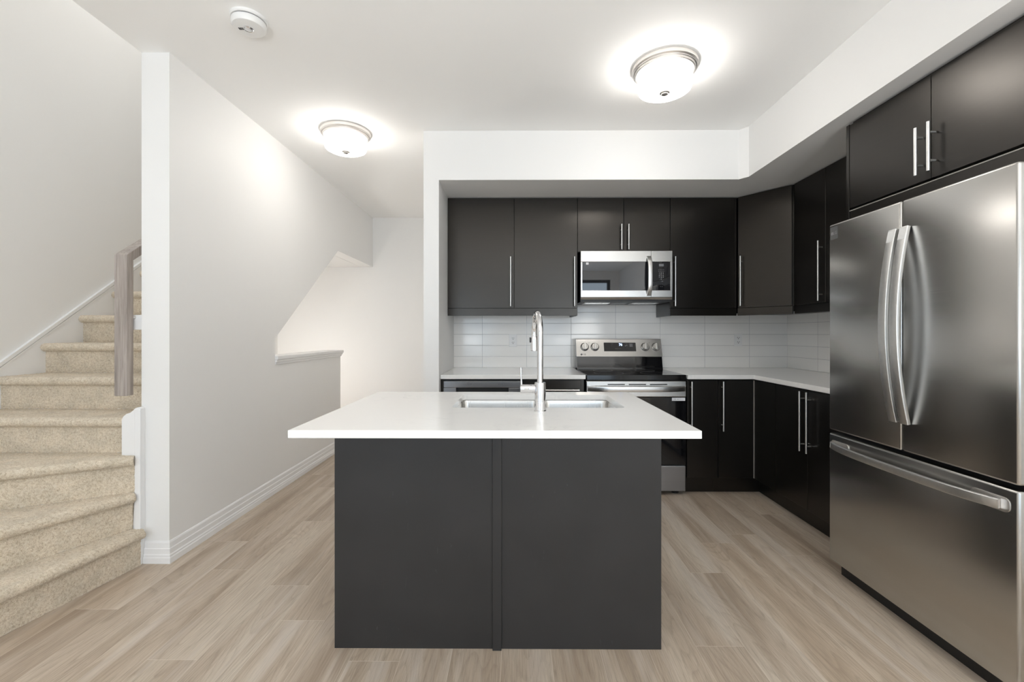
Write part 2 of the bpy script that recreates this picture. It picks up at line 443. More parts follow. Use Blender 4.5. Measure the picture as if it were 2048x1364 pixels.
# ------------------------------------------------------------------ carpeted stair
RISE, RUN = 0.1935, 0.2515
N4 = 2.33
nos = {1: ((-1.943, 2.304), (-2.132, 1.25)), 2: ((-1.986, 2.293), (-2.494, 1.25)), 3: ((-1.993, 2.282), (-3.085, 1.66)), 4: ((-2.082, N4), (-3.085, N4))}
for i in range(5, 14): nos[i] = ((-2.004, N4 + (i - 4) * RUN), (-3.085, N4 + (i - 4) * RUN))
stair = root('staircase', 'beige carpeted staircase with three winder steps, climbing along the left wall', 'staircase', (-2.5, 2.3, 0))
def step(i):
    A, B = (Vector(p) for p in nos[i]); C, D = (Vector(p) for p in nos[i + 1])
    z = i * RISE; zp = z - RISE
    d = (B - A).normalized(); n = Vector((-d.y, d.x))
    if n.dot((C + D) / 2 - (A + B) / 2) < 0: n = -n
    d2 = (D - C).normalized(); n2 = Vector((-d2.y, d2.x))
    if n2.dot(n) < 0: n2 = -n2
    fine = 0.0065 if i <= 8 else 0.05
    L = (B - A).length; nu = max(2, int(L / fine)); t = bmesh.new(); rows = []
    for q in range(nu + 1):
        s = q / nu; F = A.lerp(B, s); G = C.lerp(D, s) + n2 * 0.036
        pr = []
        R = F + n * 0.034
        nz = max(2, int((RISE - 0.054) / fine))
        for k in range(nz + 1): pr.append((R.x, R.y, zp + 0.001 + (RISE - 0.056) * k / nz))
        for k in range(0, 9):                       # rounded nosing
            a = math.radians(-100 + 190 * k / 8)
            o = F + n * (0.026 - 0.026 * math.cos(a)); pr.append((o.x, o.y, z - 0.026 + 0.026 * math.sin(a)))
        T = F + n * 0.028; tl = (G - T).length; nt = max(2, int(tl / fine)) if fine < .02 else 3
        nt = max(3, int(max((C + n2 * .036 - A).length, (D + n2 * .036 - B).length) / fine))
        for k in range(1, nt + 1):
            p = T.lerp(G, k / nt); pr.append((p.x, p.y, z))
        pr.append((G.x, G.y, z - 0.05))
        pr = [(max(px, XL + 0.004), py, pz) for px, py, pz in pr]
        rows.append([t.verts.new(p) for p in pr])
    m = len(rows[0])
    for a, b in zip(rows, rows[1:]):
        for k in range(m - 1): t.faces.new((a[k], a[k + 1], b[k + 1], b[k]))
    t.faces.new(rows[0]); t.faces.new(rows[-1][::-1])
    bmesh.ops.recalc_face_normals(t, faces=t.faces); t.normal_update()
    if i <= 8:
        for v in t.verts:
            c = v.co
            k = noise.noise(c * 170) * 0.0026 + noise.noise(c * 60) * 0.0022
            if c.x < -3.08 or c.x > -1.9: k = 0
            v.co = c + v.normal * k
    obj('step', t, M['carpet'], stair, smooth=1.2)
for i in range(1, 13): step(i)
# painted under side of the upper flight, seen over the half wall
obj('underside', prism([(3.30, 1.145), (4.586, 2.09), (HALL_Y - .002, 2.09), (HALL_Y - .002, 2.40), (4.84, 2.40), (3.30, 1.255)], 'X', XL + .004, PX0 - .004), M['wall'], stair, label='white painted underside')
# skirt board along the left wall and the return plate by the partition end
sk = []
def nz(y, o): return (y - N4) / RUN * RISE + 4 * RISE + o
S = [(2.20, 0), (2.20, .86), (2.33, nz(2.33, .062)), (5.2, nz(5.2, .062)), (5.2, nz(5.2, -.35)), (2.8, .3), (2.5, 0)]
b = prism(S, 'X', XL, XL + .010)
prism([(2.33, nz(2.33, .040)), (2.33, nz(2.33, .064)), (5.2, nz(5.2, .064)), (5.2, nz(5.2, .040))], 'X', XL, XL + .018, bm=b)
prism([(2.33, nz(2.33, .018)), (2.33, nz(2.33, .032)), (5.2, nz(5.2, .032)), (5.2, nz(5.2, .018))], 'X', XL, XL + .014, bm=b)
struct('trim_2', b, M['trim'])
pl = prism([(-2.080, 0), (-2.080, .770), (-2.072, .786), (-2.055, .800), (-2.035, .806), (-2.020, .818), (-2.008, .830), (-1.990, .836), (-1.980, .828), (-1.980, 0)],
           'Y', 2.312, PY, 0.002)
box(-2.006, -1.976, 2.306, 2.314, .12, .822, 0.003, 2, pl)
box(-2.079, PX0, PY, 2.42, 0, .775, bm=pl)
struct('trim_3', pl, M['trim'])

# handrail on the stair side of the partition
hr = root('handrail', 'grey stained square wooden handrail with a vertical end, beside the white wall end', 'handrail', (-2.07, 2.31, .9))
rs = 0.73; y1 = 4.2
obj('drop_post', prism([(2.296, .896), (2.340, .896), (2.340, 1.640 + .044 * rs - .056), (2.340, 1.640 + .044 * rs), (2.296, 1.640)], 'X', -2.105, -2.040, 0.003), M['railwood'], hr)
obj('rail', prism([(2.341, 1.640 + .045 * rs), (2.341, 1.640 + .045 * rs - .056), (y1, 1.640 + (y1 - 2.296) * rs - .056), (y1, 1.640 + (y1 - 2.296) * rs)], 'X', -2.105, -2.040, 0.003), M['railwood'], hr)
def bracket(y, z):
    b = tube([(-2.001, y, z - .05), (-2.03, y, z - .05), (-2.06, y, z - .035), (-2.07, y, z)], .007, 10)
    lathe([(0, -.006), (.026, -.006), (.026, 0), (0, 0)], (-2.0005, y, z - .05), 'X', 20, b); return b
obj('bracket', bracket(2.46, 1.640 + .164 * rs - .054), M['nickel'], hr, True)
obj('bracket', bracket(3.6, 1.640 + 1.304 * rs - .054), M['nickel'], hr, True)
t = tube([(-2.001, 2.38, 1.318), (-2.041, 2.33, 1.318)], .008, 10)
obj('wall_plate', box(-2.062, -2.001, 2.352, 2.372, 1.245, 1.325, 0.003), M['trim'], hr, label='white wall block beside the post')
obj('wall_screw', lathe([(0, 0), (.008, 0), (.005, -.014), (0, -.014)], (-2.045, 2.352, 1.312), 'Y', 14), M['nickel'], hr, True)

# lower handrail, its end peeking out past the half wall
hl = root('stair_rail', 'short end of wooden handrail showing just past the half wall end', 'handrail', (-2.06, 4.68, .85))
t = prism([(4.716, .835), (4.716, .877), (4.10, .435), (4.10, .393)], 'X', -1.99 - .055, -1.99 - .012, 0.003)
obj('rail', t, M['railwood'], hl)
obj('rail_return', box(-1.999, -1.935, 4.685, 4.716, .838, .876, 0.003), M['railwood'], hl)
obj('bracket', tube([(-2.0005, 4.4, .575), (-2.02, 4.4, .575), (-2.024, 4.4, .606)], .006, 10), M['nickel'], hl, True)

# ------------------------------------------------------------------ ceiling fixtures
def lamp(x, y, label):
    r = root('ceiling_light', label, 'ceiling light', (x, y, CEIL), 'flush drum ceiling lights')
    obj('canopy', lathe([(0, 0), (.176, 0), (.179, -.006), (.178, -.024), (.170, -.031), (.163, -.032), (.163, -.044), (.157, -.048), (.0, -.048)], (x, y, CEIL), 'Z', 72), M['nickel'], r, 0.5)
    obj('glass_shade', lathe([(0, -.0485), (.146, -.0485), (.148, -.06), (.148, -.118), (.143, -.131), (.128, -.139), (.08, -.143), (0, -.144)], (x, y, CEIL), 'Z', 72), M['lampglass'], r, 0.6)
    obj('finial', lathe([(0, -.1445), (.027, -.1445), (.029, -.149), (.027, -.153), (.020, -.155), (.018, -.160), (.012, -.163), (0, -.164)], (x, y, CEIL), 'Z', 32), M['finial'], r, 0.5)
lamp(.843, 2.485, 'flush drum ceiling light over the kitchen, nearer the right-hand bulkhead')
lamp(-1.262, 3.275, 'flush drum ceiling light over the hall beside the white partition')
sx, sy = -1.272, 2.095
sd = root('smoke_detector', 'round white smoke detector on the ceiling', 'smoke detector', (sx, sy, CEIL))
obj('base', lathe([(0, 0), (.080, 0), (.080, -.010), (.076, -.014), (0, -.014)], (sx, sy, CEIL), 'Z', 56), M['whiteplastic'], sd, 0.6)
obj('gap_ring', lathe([(0, -.014), (.070, -.014), (.070, -.019), (0, -.019)], (sx, sy, CEIL), 'Z', 56), M['greymark'], sd, 0.6)
obj('body', lathe([(0, -.019), (.074, -.019), (.075, -.023), (.074, -.040), (.069, -.047), (.055, -.050), (.0, -.051)], (sx, sy, CEIL), 'Z', 56), M['whiteplastic'], sd, 0.6)
obj('test_button', lathe([(0, -.051), (.021, -.0505), (.022, -.053), (.020, -.055), (.017, -.053), (.015, -.056), (.0, -.058)], (sx, sy - .004, CEIL), 'Z', 32), M['chrome'], sd, 0.5)
t = None
for k in range(3): t = box(sx - .044 + k * .0075, sx - .040 + k * .0075, sy - .012, sy + .002, CEIL - .0525, CEIL - .0495, bm=t)
obj('sounder_slots', t, M['blackplastic'], sd)

# ------------------------------------------------------------------ cabinets
def bar(p0, p1, out, r=0.006, posts=0.03, inset=0.045):
    """bar handle: p0,p1 the ends of the rod, out = unit vector away from the door; posts reach back"""
    p0, p1, out = Vector(p0), Vector(p1), Vector(out)
    d = (p1 - p0).normalized()
    b = tube([p0, p0 + d * .001, p1 - d * .001, p1], [r * .8, r, r, r * .8], 14)
    for q in (p0 + d * inset, p1 - d * inset): tube([q, q - out * posts], r * .72, 10, b)
    return b
HM = M['handle_steel']
YU, YUD = 3.70, 3.68                       # upper carcass face, door face
UZ0, UZ1, VAL = 1.436, 2.363, 1.374
def ydoor(name, x0, x1, z0, z1, parent, yf=YUD, th=.019, mat=None):
    return obj(name, box(x0 + .0015, x1 - .0015, yf, yf + th, z0 + .0015, z1 - .0015, .0012, 1), mat or M['cab'], parent)
def upper(label, x0, x1, splits, handles, z0=UZ0, rail=True, hz=(1.451, 1.864)):
    c = root('wall_cabinet', label, 'cabinet', (x0, YU, z0), 'dark brown wall cabinets')
    obj('carcass', box(x0 + .0005, x1 - .0005, YU, YB - .0112, z0 if not rail else VAL + .02, UZ1 - .001), M['cab'], c)
    xs = [x0] + splits + [x1]
    for i in range(len(xs) - 1):
        d = ydoor('door', xs[i], xs[i + 1], z0, UZ1 - .004, c)
        for hx in [h for h in handles if xs[i] < h < xs[i + 1]]:
            obj('handle', bar((hx, YUD - .032, hz[0]), (hx, YUD - .032, hz[1]), (0, -1, 0)), HM, d, 0.6)
    if rail: obj('light_rail', box(x0 + .001, x1 - .001, YUD + .002, YUD + .021, VAL, z0 - .002, .001, 1), M['cab'], c)
    return c
c = upper('dark brown two-door wall cabinet beside the white left reveal', -.564, .5225, [-.007], [-.036, .494])
t = box(.503, .5215, YU + .004, YB - .012, VAL - .001, VAL + .02)
obj('side_panel', t, M['cab'], c)
upper('short dark brown two-door cabinet directly over the microwave', .5225, 1.2945, [.909], [.884, .943], z0=1.906, rail=False, hz=(1.921, 2.133))
c = upper('single-door dark brown wall cabinet right of the microwave', 1.2945, 1.848, [1.834], [1.328])
obj('side_panel', box(1.2955, 1.313, YU + .004, YB - .012, VAL - .001, VAL + .02), M['cab'], c)
# diagonal corner cabinet
A = Vector((1.851, 3.68, 0)); B = Vector((2.113, 3.36, 0)); dd = (B - A).normalized(); nn = Vector((dd.y, -dd.x, 0))
c = root('wall_cabinet', 'dark brown corner wall cabinet with an angled door', 'cabinet', (A.x, A.y, UZ0), 'dark brown wall cabinets')
ins = -nn * .021
obj('carcass', prism([((A + ins).x, (A + ins).y), ((B + ins).x, (B + ins).y), (2.490, 3.352), (2.490, YB - .014), (1.851, YB - .014)], 'Z', VAL + .02, UZ1 - .001), M['cab'], c)
def slab(p0, p1, th, z0, z1):
    q = [p0, p1, p1 - nn * th, p0 - nn * th]; return prism([(v.x, v.y) for v in q], 'Z', z0, z1, .001)
d = obj('door', slab(A + dd * .008, B - dd * .008, .019, UZ0 + .002, UZ1 - .005), M['cab'], c)
hp = A + dd * .040 + nn * .032
obj('handle', bar((hp.x, hp.y, 1.451), (hp.x, hp.y, 1.864), nn), HM, d, 0.6)
obj('light_rail', slab(A + dd * .003 - nn * .002, B - dd * .003 - nn * .002, .019, VAL, UZ0 - .001), M['cab'], c)
# right-hand wall cabinet
XU = 2.115
c = root('wall_cabinet', 'dark brown wall cabinet on the right wall, partly behind the fridge', 'cabinet', (XU, 3.0, UZ0), 'dark brown wall cabinets')
obj('carcass', box(XU + .020, XR - .007, 2.40, 3.350, VAL + .02, UZ1 - .001), M['cab'], c)
for y0, y1, hy in ((3.011, 3.348, 3.037), (2.676, 3.011, None), (2.402, 2.676, None)):
    d = obj('door', box(XU, XU + .019, y0 + .0015, y1 - .0015, UZ0 + .002, UZ1 - .005, .0012, 1), M['cab'], c)
    if hy: obj('handle', bar((XU - .034, hy, 1.450), (XU - .034, hy, 1.864), (-1, 0, 0)), HM, d, 0.6)
obj('light_rail', box(XU + .002, XU + .021, 2.402, 3.346, VAL, UZ0 - .001, .001, 1), M['cab'], c)
# tall end panel and cabinet over the fridge
XF = 1.795
tag(obj('end_panel', box(XF, XR - .002, 2.377, 2.397, 0, SZ - .018, .001, 1), M['cab']), 'tall dark brown end panel between fridge and right wall cabinet', 'cabinet panel')
c = root('fridge_cabinet', 'dark brown two-door cabinet above the fridge', 'cabinet', (XF, 1.911, 1.80), 'dark brown wall cabinets')
obj('carcass', box(XF + .022, XR - .002, 1.446, 2.3765, 1.800, SZ - .004), M['cab'], c)
for y0, y1, hy in ((1.911, 2.374, 1.945), (1.448, 1.911, 1.885)):
    d = obj('door', box(XF, XF + .019, y0 + .0015, y1 - .0015, 1.895, SZ - .024, .0012, 1), M['cab'], c)
    obj('handle', bar((XF - .036, hy, 1.917), (XF - .036, hy, 2.128), (-1, 0, 0), .007), HM, d, 0.6)
obj('filler_panel', box(XF + .003, XF + .021, 1.447, 2.375, 1.800, 1.884), M['cab'], c)
obj('filler_edge', box(XF + .0005, XF + .003, 1.447, 2.375, 1.8795, 1.884), M['cab_edge'], c, label='pale bare edge')

# base cabinets
YD = 3.345; CT = .912; CB = .880; KZ = .126
def base(label, x0, x1, name='base_cabinet'):
    c = root(name, label, 'cabinet', (x0, YD, 0), 'black brown base cabinets')
    obj('carcass', box(x0 + .0005, x1 - .0005, YD + .021, YB - .002, KZ, CB - .001), M['cab'], c)
    obj('toe_kick', box(x0 + .0005, x1 - .0005, YD + .075, YD + .092, 0, KZ - .001), M['cab'], c)
    return c
c = base('dark drawer base cabinet between dishwasher and stove', .060, .527)
for z0, z1 in ((.722, .868), (.43, .718), (KZ, .426)):
    d = obj('drawer', box(.064, .500, YD, YD + .019, z0, z1, .0012, 1), M['cab'], c)
    obj('handle', bar((.090, YD - .032, (z1 - .070) if z1 > .8 else z1 - .06), (.487, YD - .032, (z1 - .070) if z1 > .8 else z1 - .06), (0, -1, 0)), HM, d, 0.6)
c = base('narrow single-door dark base cabinet right of the stove', 1.300, 1.535)
d = ydoor('door', 1.302, 1.529, KZ + .002, .870, c, YD)
obj('handle', bar((1.330, YD - .032, .489), (1.330, YD - .032, .864), (0, -1, 0)), HM, d, 0.6)
c = root('base_cabinet', 'dark corner base cabinet where both counters meet', 'cabinet', (1.535, YD, 0), 'black brown base cabinets')
obj('carcass', prism([(1.5355, YD + .021), (1.834, YD + .021), (1.834, 3.076), (XR - .007, 3.076), (XR - .007, YB - .014), (1.5355, YB - .014)], 'Z', KZ, CB - .001), M['cab'], c)
obj('toe_kick', prism([(1.5355, YD + .075), (1.890, YD + .075), (1.890, 3.076), (1.907, 3.076), (1.907, YD + .092), (1.5355, YD + .092)], 'Z', 0, KZ - .001), M['cab'], c)
d = ydoor('door', 1.543, 1.806, KZ + .002, .870, c, YD)
obj('handle', bar((1.566, YD - .032, .489), (1.566, YD - .032, .864), (0, -1, 0)), HM, d, 0.6)
obj('corner_strip', box(1.808, 1.8125, YD - .003, YD + .020, KZ + .002, .870), M['cab_edge'], c, label='pale bare edge strip')
obj('filler_panel', box(1.8135, 1.833, 3.077, YD + .018, KZ + .002, .870, .001, 1), M['cab'], c)
c = root('base_cabinet', 'dark two-door base cabinet on the right, running behind the fridge', 'cabinet', (1.813, 2.74, 0), 'black brown base cabinets')
obj('carcass', box(1.834, XR - .007, 2.3975, 3.0755, KZ, CB - .001), M['cab'], c)
obj('toe_kick', box(1.890, 1.907, 2.3975, 3.0755, 0, KZ - .001), M['cab'], c)
for y0, y1, hy in ((2.741, 3.075, 2.768), (2.4, 2.741, 2.703)):
    d = obj('door', box(1.8135, 1.833, y0 + .0015, y1 - .0015, KZ + .002, .870, .0012, 1), M['cab'], c)
    obj('handle', bar((1.781, hy, .489), (1.781, hy, .864), (-1, 0, 0)), HM, d, 0.6)

# countertops and backsplash
tag(obj('countertop', box(-.5645, .533, 3.322, YB - .0105, CB, CT, .003), M['quartz']), 'white quartz countertop left of the stove, over the dishwasher', 'countertop')
tag(obj('countertop', prism([(1.303, 3.322), (1.795, 3.322), (1.795, 2.3985), (XR - .006, 2.3985), (XR - .006, YB - .0105), (1.303, YB - .0105)], 'Z', CB, CT, .003), M['quartz']),
    'white quartz L-shaped countertop right of the stove', 'countertop')
bs = root('backsplash', 'glossy white stacked rectangular tile backsplash behind stove and counters', 'backsplash', (-.56, YB, CT))
ox = ORG.pop('backsplash'); bs.location = (0, 0, 0); ORG['backsplash'] = Vector((0, 0, 0))
obj('tiled_panel', box(-.5645, XR - .001, YB - .010, YB - .0005, CT + .0005, 1.60), M['tile_back'], bs)
obj('tiled_panel', box(XR - .0055, XR - .0005, 2.3985, YB - .0105, CT + .0005, 1.40), M['tile_right'], bs)

def outlet(x, z, label):
    o = root('outlet', label, 'outlet', (x, YB - .0105, z), 'white duplex outlets on the backsplash')
    y = YB - .0105
    obj('cover_plate', box(x - .036, x + .036, y - .0055, y, z - .058, z + .058, .0025), M['outlet'], o)
    for s in (-1, 1):
        zc = z + s * .0195
        r = obj('receptacle', prism([(x + a, zc + b) for a, b in rrect(-.017, .017, -.014, .014, .008, 4)], 'Y', y - .0075, y - .005), M['outlet'], o)
        t = box(x - .0092, x - .0058, y - .0085, y - .0072, zc - .0005, zc + .0075)
        box(x + .0058, x + .0092, y - .0085, y - .0072, zc - .0005, zc + .0075, bm=t)
        lathe([(0, 0), (.0034, 0), (.0034, .0014), (0, .0014)], (x, y - .0086, zc - .0075), 'Y', 12, t)
        obj('slots', t, M['slot'], r)
outlet(-.018, 1.160, 'white duplex outlet on the tiles left of the faucet, above the dishwasher')
outlet(2.045, 1.165, 'white duplex outlet on the tiles under the corner cabinet')

# ------------------------------------------------------------------ dishwasher
dw = root('dishwasher', 'grey steel dishwasher with a pocket handle under the left counter', 'dishwasher', (-.25, YD, 0))
obj('tub', box(-.544, .054, YD + .035, YB - .05, .09, .868), M['blackplastic'], dw)
t = box(-.544, .054, YD, YD + .034, .812, .862, .003)
d = obj('control_panel', t, M['dw'], dw)
obj('control_lettering', textmesh('- - O o', .022, (-.36, YD - .0005, .842), '-Y'), M['greymark'], d)
obj('control_lettering', textmesh('o v v  --', .017, (-.10, YD - .0005, .842), '-Y'), M['greymark'], d)
t = box(-.544, -.448, YD, YD + .034, .76, .811, .002); box(-.048, .054, YD, YD + .034, .76, .811, .002, 2, t); box(-.544, .054, YD, YD + .034, .10, .759, .002, 2, t)
obj('door', t, M['dw'], dw)
obj('pocket_handle', box(-.4475, -.0485, YD + .026, YD + .033, .760, .811), M['blackplastic'], dw)
obj('toe_panel', box(-.544, .054, YD + .06, YD + .075, 0, .09), M['blackplastic'], dw)
tag(obj('cabinet_side', box(-.5645, -.5455, YD, YB - .02, 0, CB - .001), M['cab']), 'narrow dark side panel left of the dishwasher', 'cabinet panel')

# ------------------------------------------------------------------ stove
rx0, rx1 = .5415, 1.2945
rc = (rx0 + rx1) / 2; RF = 3.335
rg = root('stove', 'freestanding steel electric stove with black glass cooktop and four knobs', 'stove', (rc, 3.6, 0))
obj('body', box(rx0 + .002, rx1 - .002, RF + .045, 3.98, .03, .870), M['blackplastic'], rg)
t = box(rx0, rx1, RF - .002, 3.845, .871, .912, .004)
ck = obj('cooktop', t, M['ceramic'], rg)
for (x, y, r) in ((rx0 + .2, 3.49, .115), (rx1 - .2, 3.49, .10), (rx0 + .2, 3.72, .08), (rx1 - .2, 3.72, .08)):
    obj('burner_ring', lathe([(r - .002, .9121), (r - .002, .9124), (r, .9124), (r, .9121)], (x, y, 0), 'Z', 48), M['greymark'], ck)
# backguard: curved black riser, then the slanted steel control panel
pf = [(3.847, .871), (3.847, .914), (3.852, .93), (3.862, .965), (3.872, 1.018), (3.875, 1.030), (3.98, 1.030), (3.98, .871)]
obj('backguard_riser', prism(pf, 'X', rx0 + .004, rx1 - .004), M['blackglass'], rg, 0.35)
p0, p1 = Vector((3.868, 1.022)), Vector((3.918, 1.174))      # y,z bottom / top of the panel face
cp = obj('control_panel', prism([(p0.x, p0.y), (p1.x, p1.y), (p1.x + .012, 1.178), (3.985, 1.178), (3.985, 1.0305), (3.90, 1.0305), (p0.x + .006, 1.020)], 'X', rx0, rx1, .0015), M['steel'], rg)
pn = Vector((0, -(p1.y - p0.y), p1.x - p0.x)).normalized()     # outward normal of the panel
def onpanel(x, z, off=0.0):
    s = (z - p0.y) / (p1.y - p0.y); return Vector((x, p0.x + s * (p1.x - p0.x), z)) + pn * off
def tilt(bm, ref, off):
    """map a mesh drawn facing -Y around ref onto the slanted panel"""
    o = onpanel(ref[0], ref[1], off); upv = Vector((0, p1.x - p0.x, p1.y - p0.y)).normalized()
    for v in bm.verts:
        d = v.co - Vector((ref[0], 0, ref[1])); v.co = o + Vector((1, 0, 0)) * d.x + upv * d.z + pn * (-d.y)
    return bm
for kx in (.616, .706, 1.149, 1.243):
    c0 = onpanel(kx, 1.106)
    kb = lathe([(0, 0), (.034, 0), (.034, .004), (.031, .006), (.030, .020), (.027, .024), (0, .025)], c0, pn, 36)
    kn = obj('knob', kb, M['steel'], rg, 0.5)
    obj('knob_grip', tilt(box(kx - .006, kx + .006, -.011, 0, 1.106 - .028, 1.106 + .028, .003), (kx, 1.106), .0245), M['handle_steel'], kn)
    obj('knob_skirt', lathe([(.0345, 0), (.037, 0), (.037, .0025), (.0345, .0025)], c0, pn, 36), M['blackplastic'], kn)
dp = obj('display', tilt(box(.786, 1.068, -.002, .001, 1.066, 1.146, .001, 1), (.927, 1.106), .0), M['blackglass'], rg)
obj('clock_digits', tilt(textmesh('76', .030, (.934, 0, 1.125), '-Y', .0004, .0006), (.934, 1.125), .0026), M['led'], dp)
for c, x, z, q in (('-  -', .858, 1.134, .014), ('-', .855, 1.117, .014), ('- - - - -  -', .910, 1.092, .014), ('- -', .980, 1.134, .016), ('v ^', .982, 1.116, .016)):
    obj('touch_lettering', tilt(textmesh(c, q, (x, 0, z), '-Y', .0003), (x, z), .0026), M['palemark'], dp)
obj('touch_pad', tilt(box(1.013, 1.040, -.0006, 0, 1.106, 1.136), (1.0265, 1.121), .0022), M['greymark'], dp)
t = tilt(textmesh('LG', .020, (.612, 0, 1.040), '-Y', .0004), (.612, 1.040), .0008)
join(t, tilt(lathe([(0, 0), (.0085, 0), (.0085, -.0008), (0, -.0008)], (.585, 0, 1.040), 'Y', 20), (.585, 1.040), .0004))
obj('logo', t, M['greymark'], cp)
for c, x, q in (('-', .580, .012), ('o', .66, .014), ('o', 1.19, .014)):
    obj('burner_lettering', tilt(textmesh(c, q, (x, 0, 1.144), '-Y', .0004), (x, 1.144), .0008), M['greymark'], cp)
# oven door, drawer, foot
od = obj('oven_door', box(rx0, rx1, RF + .002, RF + .043, .745, .864, .004), M['steel'], rg)
t = None
for k in range(3): t = box(rx0 + .16 + k * .16, rx0 + .29 + k * .16, RF + .0005, RF + .004, .836, .843, bm=t)
obj('vent_slots', t, M['black'], od)
obj('oven_glass', box(rx0 + .001, rx1 - .001, RF, RF + .042, .232, .743, .003), M['blackglass'], od)
hpts = []
for k in range(21):
    s = k / 20; hpts.append((rx0 + .012 + s * (rx1 - rx0 - .024), s))
def flatbar(pts, half_w, half_t, upv):
    """bar with a rounded flat section along pts; half_w along upv"""
    t = bmesh.new(); rings = []; P = [Vector(p) for p in pts]; upv = Vector(upv)
    sec = rrect(-half_t, half_t, -half_w, half_w, .0025, 3)
    for i, p in enumerate(P):
        d = (P[min(i + 1, len(P) - 1)] - P[max(i - 1, 0)]).normalized()
        u = (upv - d * upv.dot(d)).normalized(); w = d.cross(u)
        rings.append([t.verts.new(p + w * a + u * b) for a, b in sec])
    n = len(sec)
    for a, b in zip(rings, rings[1:]):
        for k in range(n): t.faces.new((a[k], a[(k + 1) % n], b[(k + 1) % n], b[k]))
    t.faces.new(rings[0]); t.faces.new(rings[-1][::-1])
    return t
t = flatbar([(x, RF - .002 - .046 * (1 - (2 * s - 1) ** 4), .808) for x, s in hpts], .020, .009, (0, 0, 1))
obj('oven_handle', t, M['steel'], od, 0.6)
lb = obj('label', box(1.186, 1.286, RF - .0008, RF - .0001, .716, .740), M['label'], od, label='white paper label on the oven glass')
t = textmesh('A', .014, (1.210, RF - .0008, .728), '-Y', .0003); join(t, textmesh('tb -- --', .010, (1.240, RF - .0008, .728), '-Y', .0003))
obj('label_print', t, M['greymark'], lb)
obj('storage_drawer', box(rx0 + .003, rx1 - .003, RF + .004, RF + .043, .030, .222, .004), M['dw'], rg)
obj('drawer_gap', box(rx0 + .006, rx1 - .006, RF + .012, RF + .043, .222, .232), M['black'], rg)
for fx in (rx0 + .06, rx1 - .06):
    obj('foot', lathe([(0, 0), (.026, 0), (.026, .010), (.014, .014), (.012, .030), (0, .030)], (fx, RF + .07, 0), 'Z', 24), M['blackplastic'], rg, 0.5)

# ------------------------------------------------------------------ microwave
mx0, mx1, MY, mz0, mz1 = .5385, 1.287, 3.605, 1.504, 1.902
mw = root('microwave', 'steel over-the-range microwave with dark glass door and keypad', 'microwave', ((mx0 + mx1) / 2, MY, mz0))
obj('body', box(mx0 + .002, mx1 - .004, MY + .034, YB - .0115, mz0 - .018, mz1), M['blackplastic'], mw)
xd = .5385 + (1301.8 - 1161.3) * .0041     # seam between door and control side
g0, g1 = .5385 + 3.2 * .0041, 1.287 - 4.2 * .0041
gz0, gz1 = 1.225 + 86 * .0041, 1.225 + 143.2 * .0041
def framed(x0, x1, z0, z1, a0, a1, b0, b1, y0, y1):
    t = box(x0, x1, y0, y1, b1, z1, .002); box(x0, x1, y0, y1, z0, b0, .002, 2, t)
    if a0 > x0 + .001: box(x0, a0, y0, y1, b0 + .0001, b1 - .0001, .001, 1, t)
    if a1 < x1 - .001: box(a1, x1, y0, y1, b0 + .0001, b1 - .0001, .001, 1, t)
    return t
dr = obj('door', framed(mx0, xd - .0008, mz0 + .018, mz1 - .001, g0, xd - .0008, gz0, gz1, MY, MY + .033), M['steel'], mw)
obj('window', box(g0 + .0005, xd - .001, MY + .004, MY + .033, gz0 + .0005, gz1 - .0005), M['mwglass'], dr)
cs = obj('control_side', framed(xd + .0008, mx1, mz0 + .018, mz1 - .001, xd + .0008, g1, gz0, gz1, MY, MY + .033), M['steel'], mw)
kp = obj('keypad', box(xd + .001, g1 - .0005, MY + .004, MY + .033, gz0 + .0005, gz1 - .0005), M['mwglass'], cs)
obj('bottom_lip', prism([(MY + .001, mz0 + .017), (MY + .012, mz0), (MY + .033, mz0), (MY + .033, mz0 + .017)], 'X', mx0, mx1), M['steel'], mw)
X = lambda px: (px - 1030) * .0041
Z = lambda py: 1.225 + (667 - py) * .0041
for row, q, py in (('- - - -', .022, 539.5), ('- - - -', .022, 542.5), ('1  2  3', .015, 546.8), ('4  5  6', .015, 550.8), ('7  8  9', .015, 554.8),
                   ('-  0  -', .015, 558.8), ('   - =', .015, 563), ('.   .', .015, 568), (' - . -', .015, 573)):
    obj('key_lettering', textmesh(row, q, (X(1321.8), MY + .0035, Z(py)), '-Y', .0004), M['palemark'], kp)
obj('clock_display', box(X(1317.4), X(1326.8), MY + .0033, MY + .004, Z(533), Z(528)), M['greymark'], kp)
st = obj('sticker', box(X(1172), X(1177), MY + .0032, MY + .0039, Z(529.5), Z(525)), M['label'], dr, label='small white square sticker on the glass')
obj('sticker_mark', textmesh('=', .014, (X(1174.5), MY + .0031, Z(527.2)), '-Y', .0003), M['greymark'], st)
obj('logo', textmesh('LG', .010, (X(1168.5), MY + .0035, Z(527)), '-Y', .0003), M['greymark'], dr)
hx = X(1296.6)
t = flatbar([(hx, MY - .004 - .042 * (1 - (2 * k / 20 - 1) ** 4), Z(590.5) + (Z(514) - Z(590.5)) * k / 20) for k in range(21)], .0165, .008, (1, 0, 0))
obj('handle', t, M['handle_steel'], dr, 0.6)
# underside: grease filters and lamp cover
for x0, x1 in ((mx0 + .05, mx0 + .27), (mx1 - .29, mx1 - .07)):
    t = box(x0, x1, MY + .13, MY + .30, mz0 - .0225, mz0 - .0182, .001, 1)
    for k in range(6): box(x0 + .012, x1 - .012, MY + .145 + k * .024, MY + .155 + k * .024, mz0 - .0245, mz0 - .022, bm=t)
    obj('grease_filter', t, M['steel'], mw)
obj('lamp_cover', box(mx0 + .30, mx1 - .32, MY + .22, MY + .30, mz0 - .0215, mz0 - .0182, .001, 1), M['palemark'], mw)

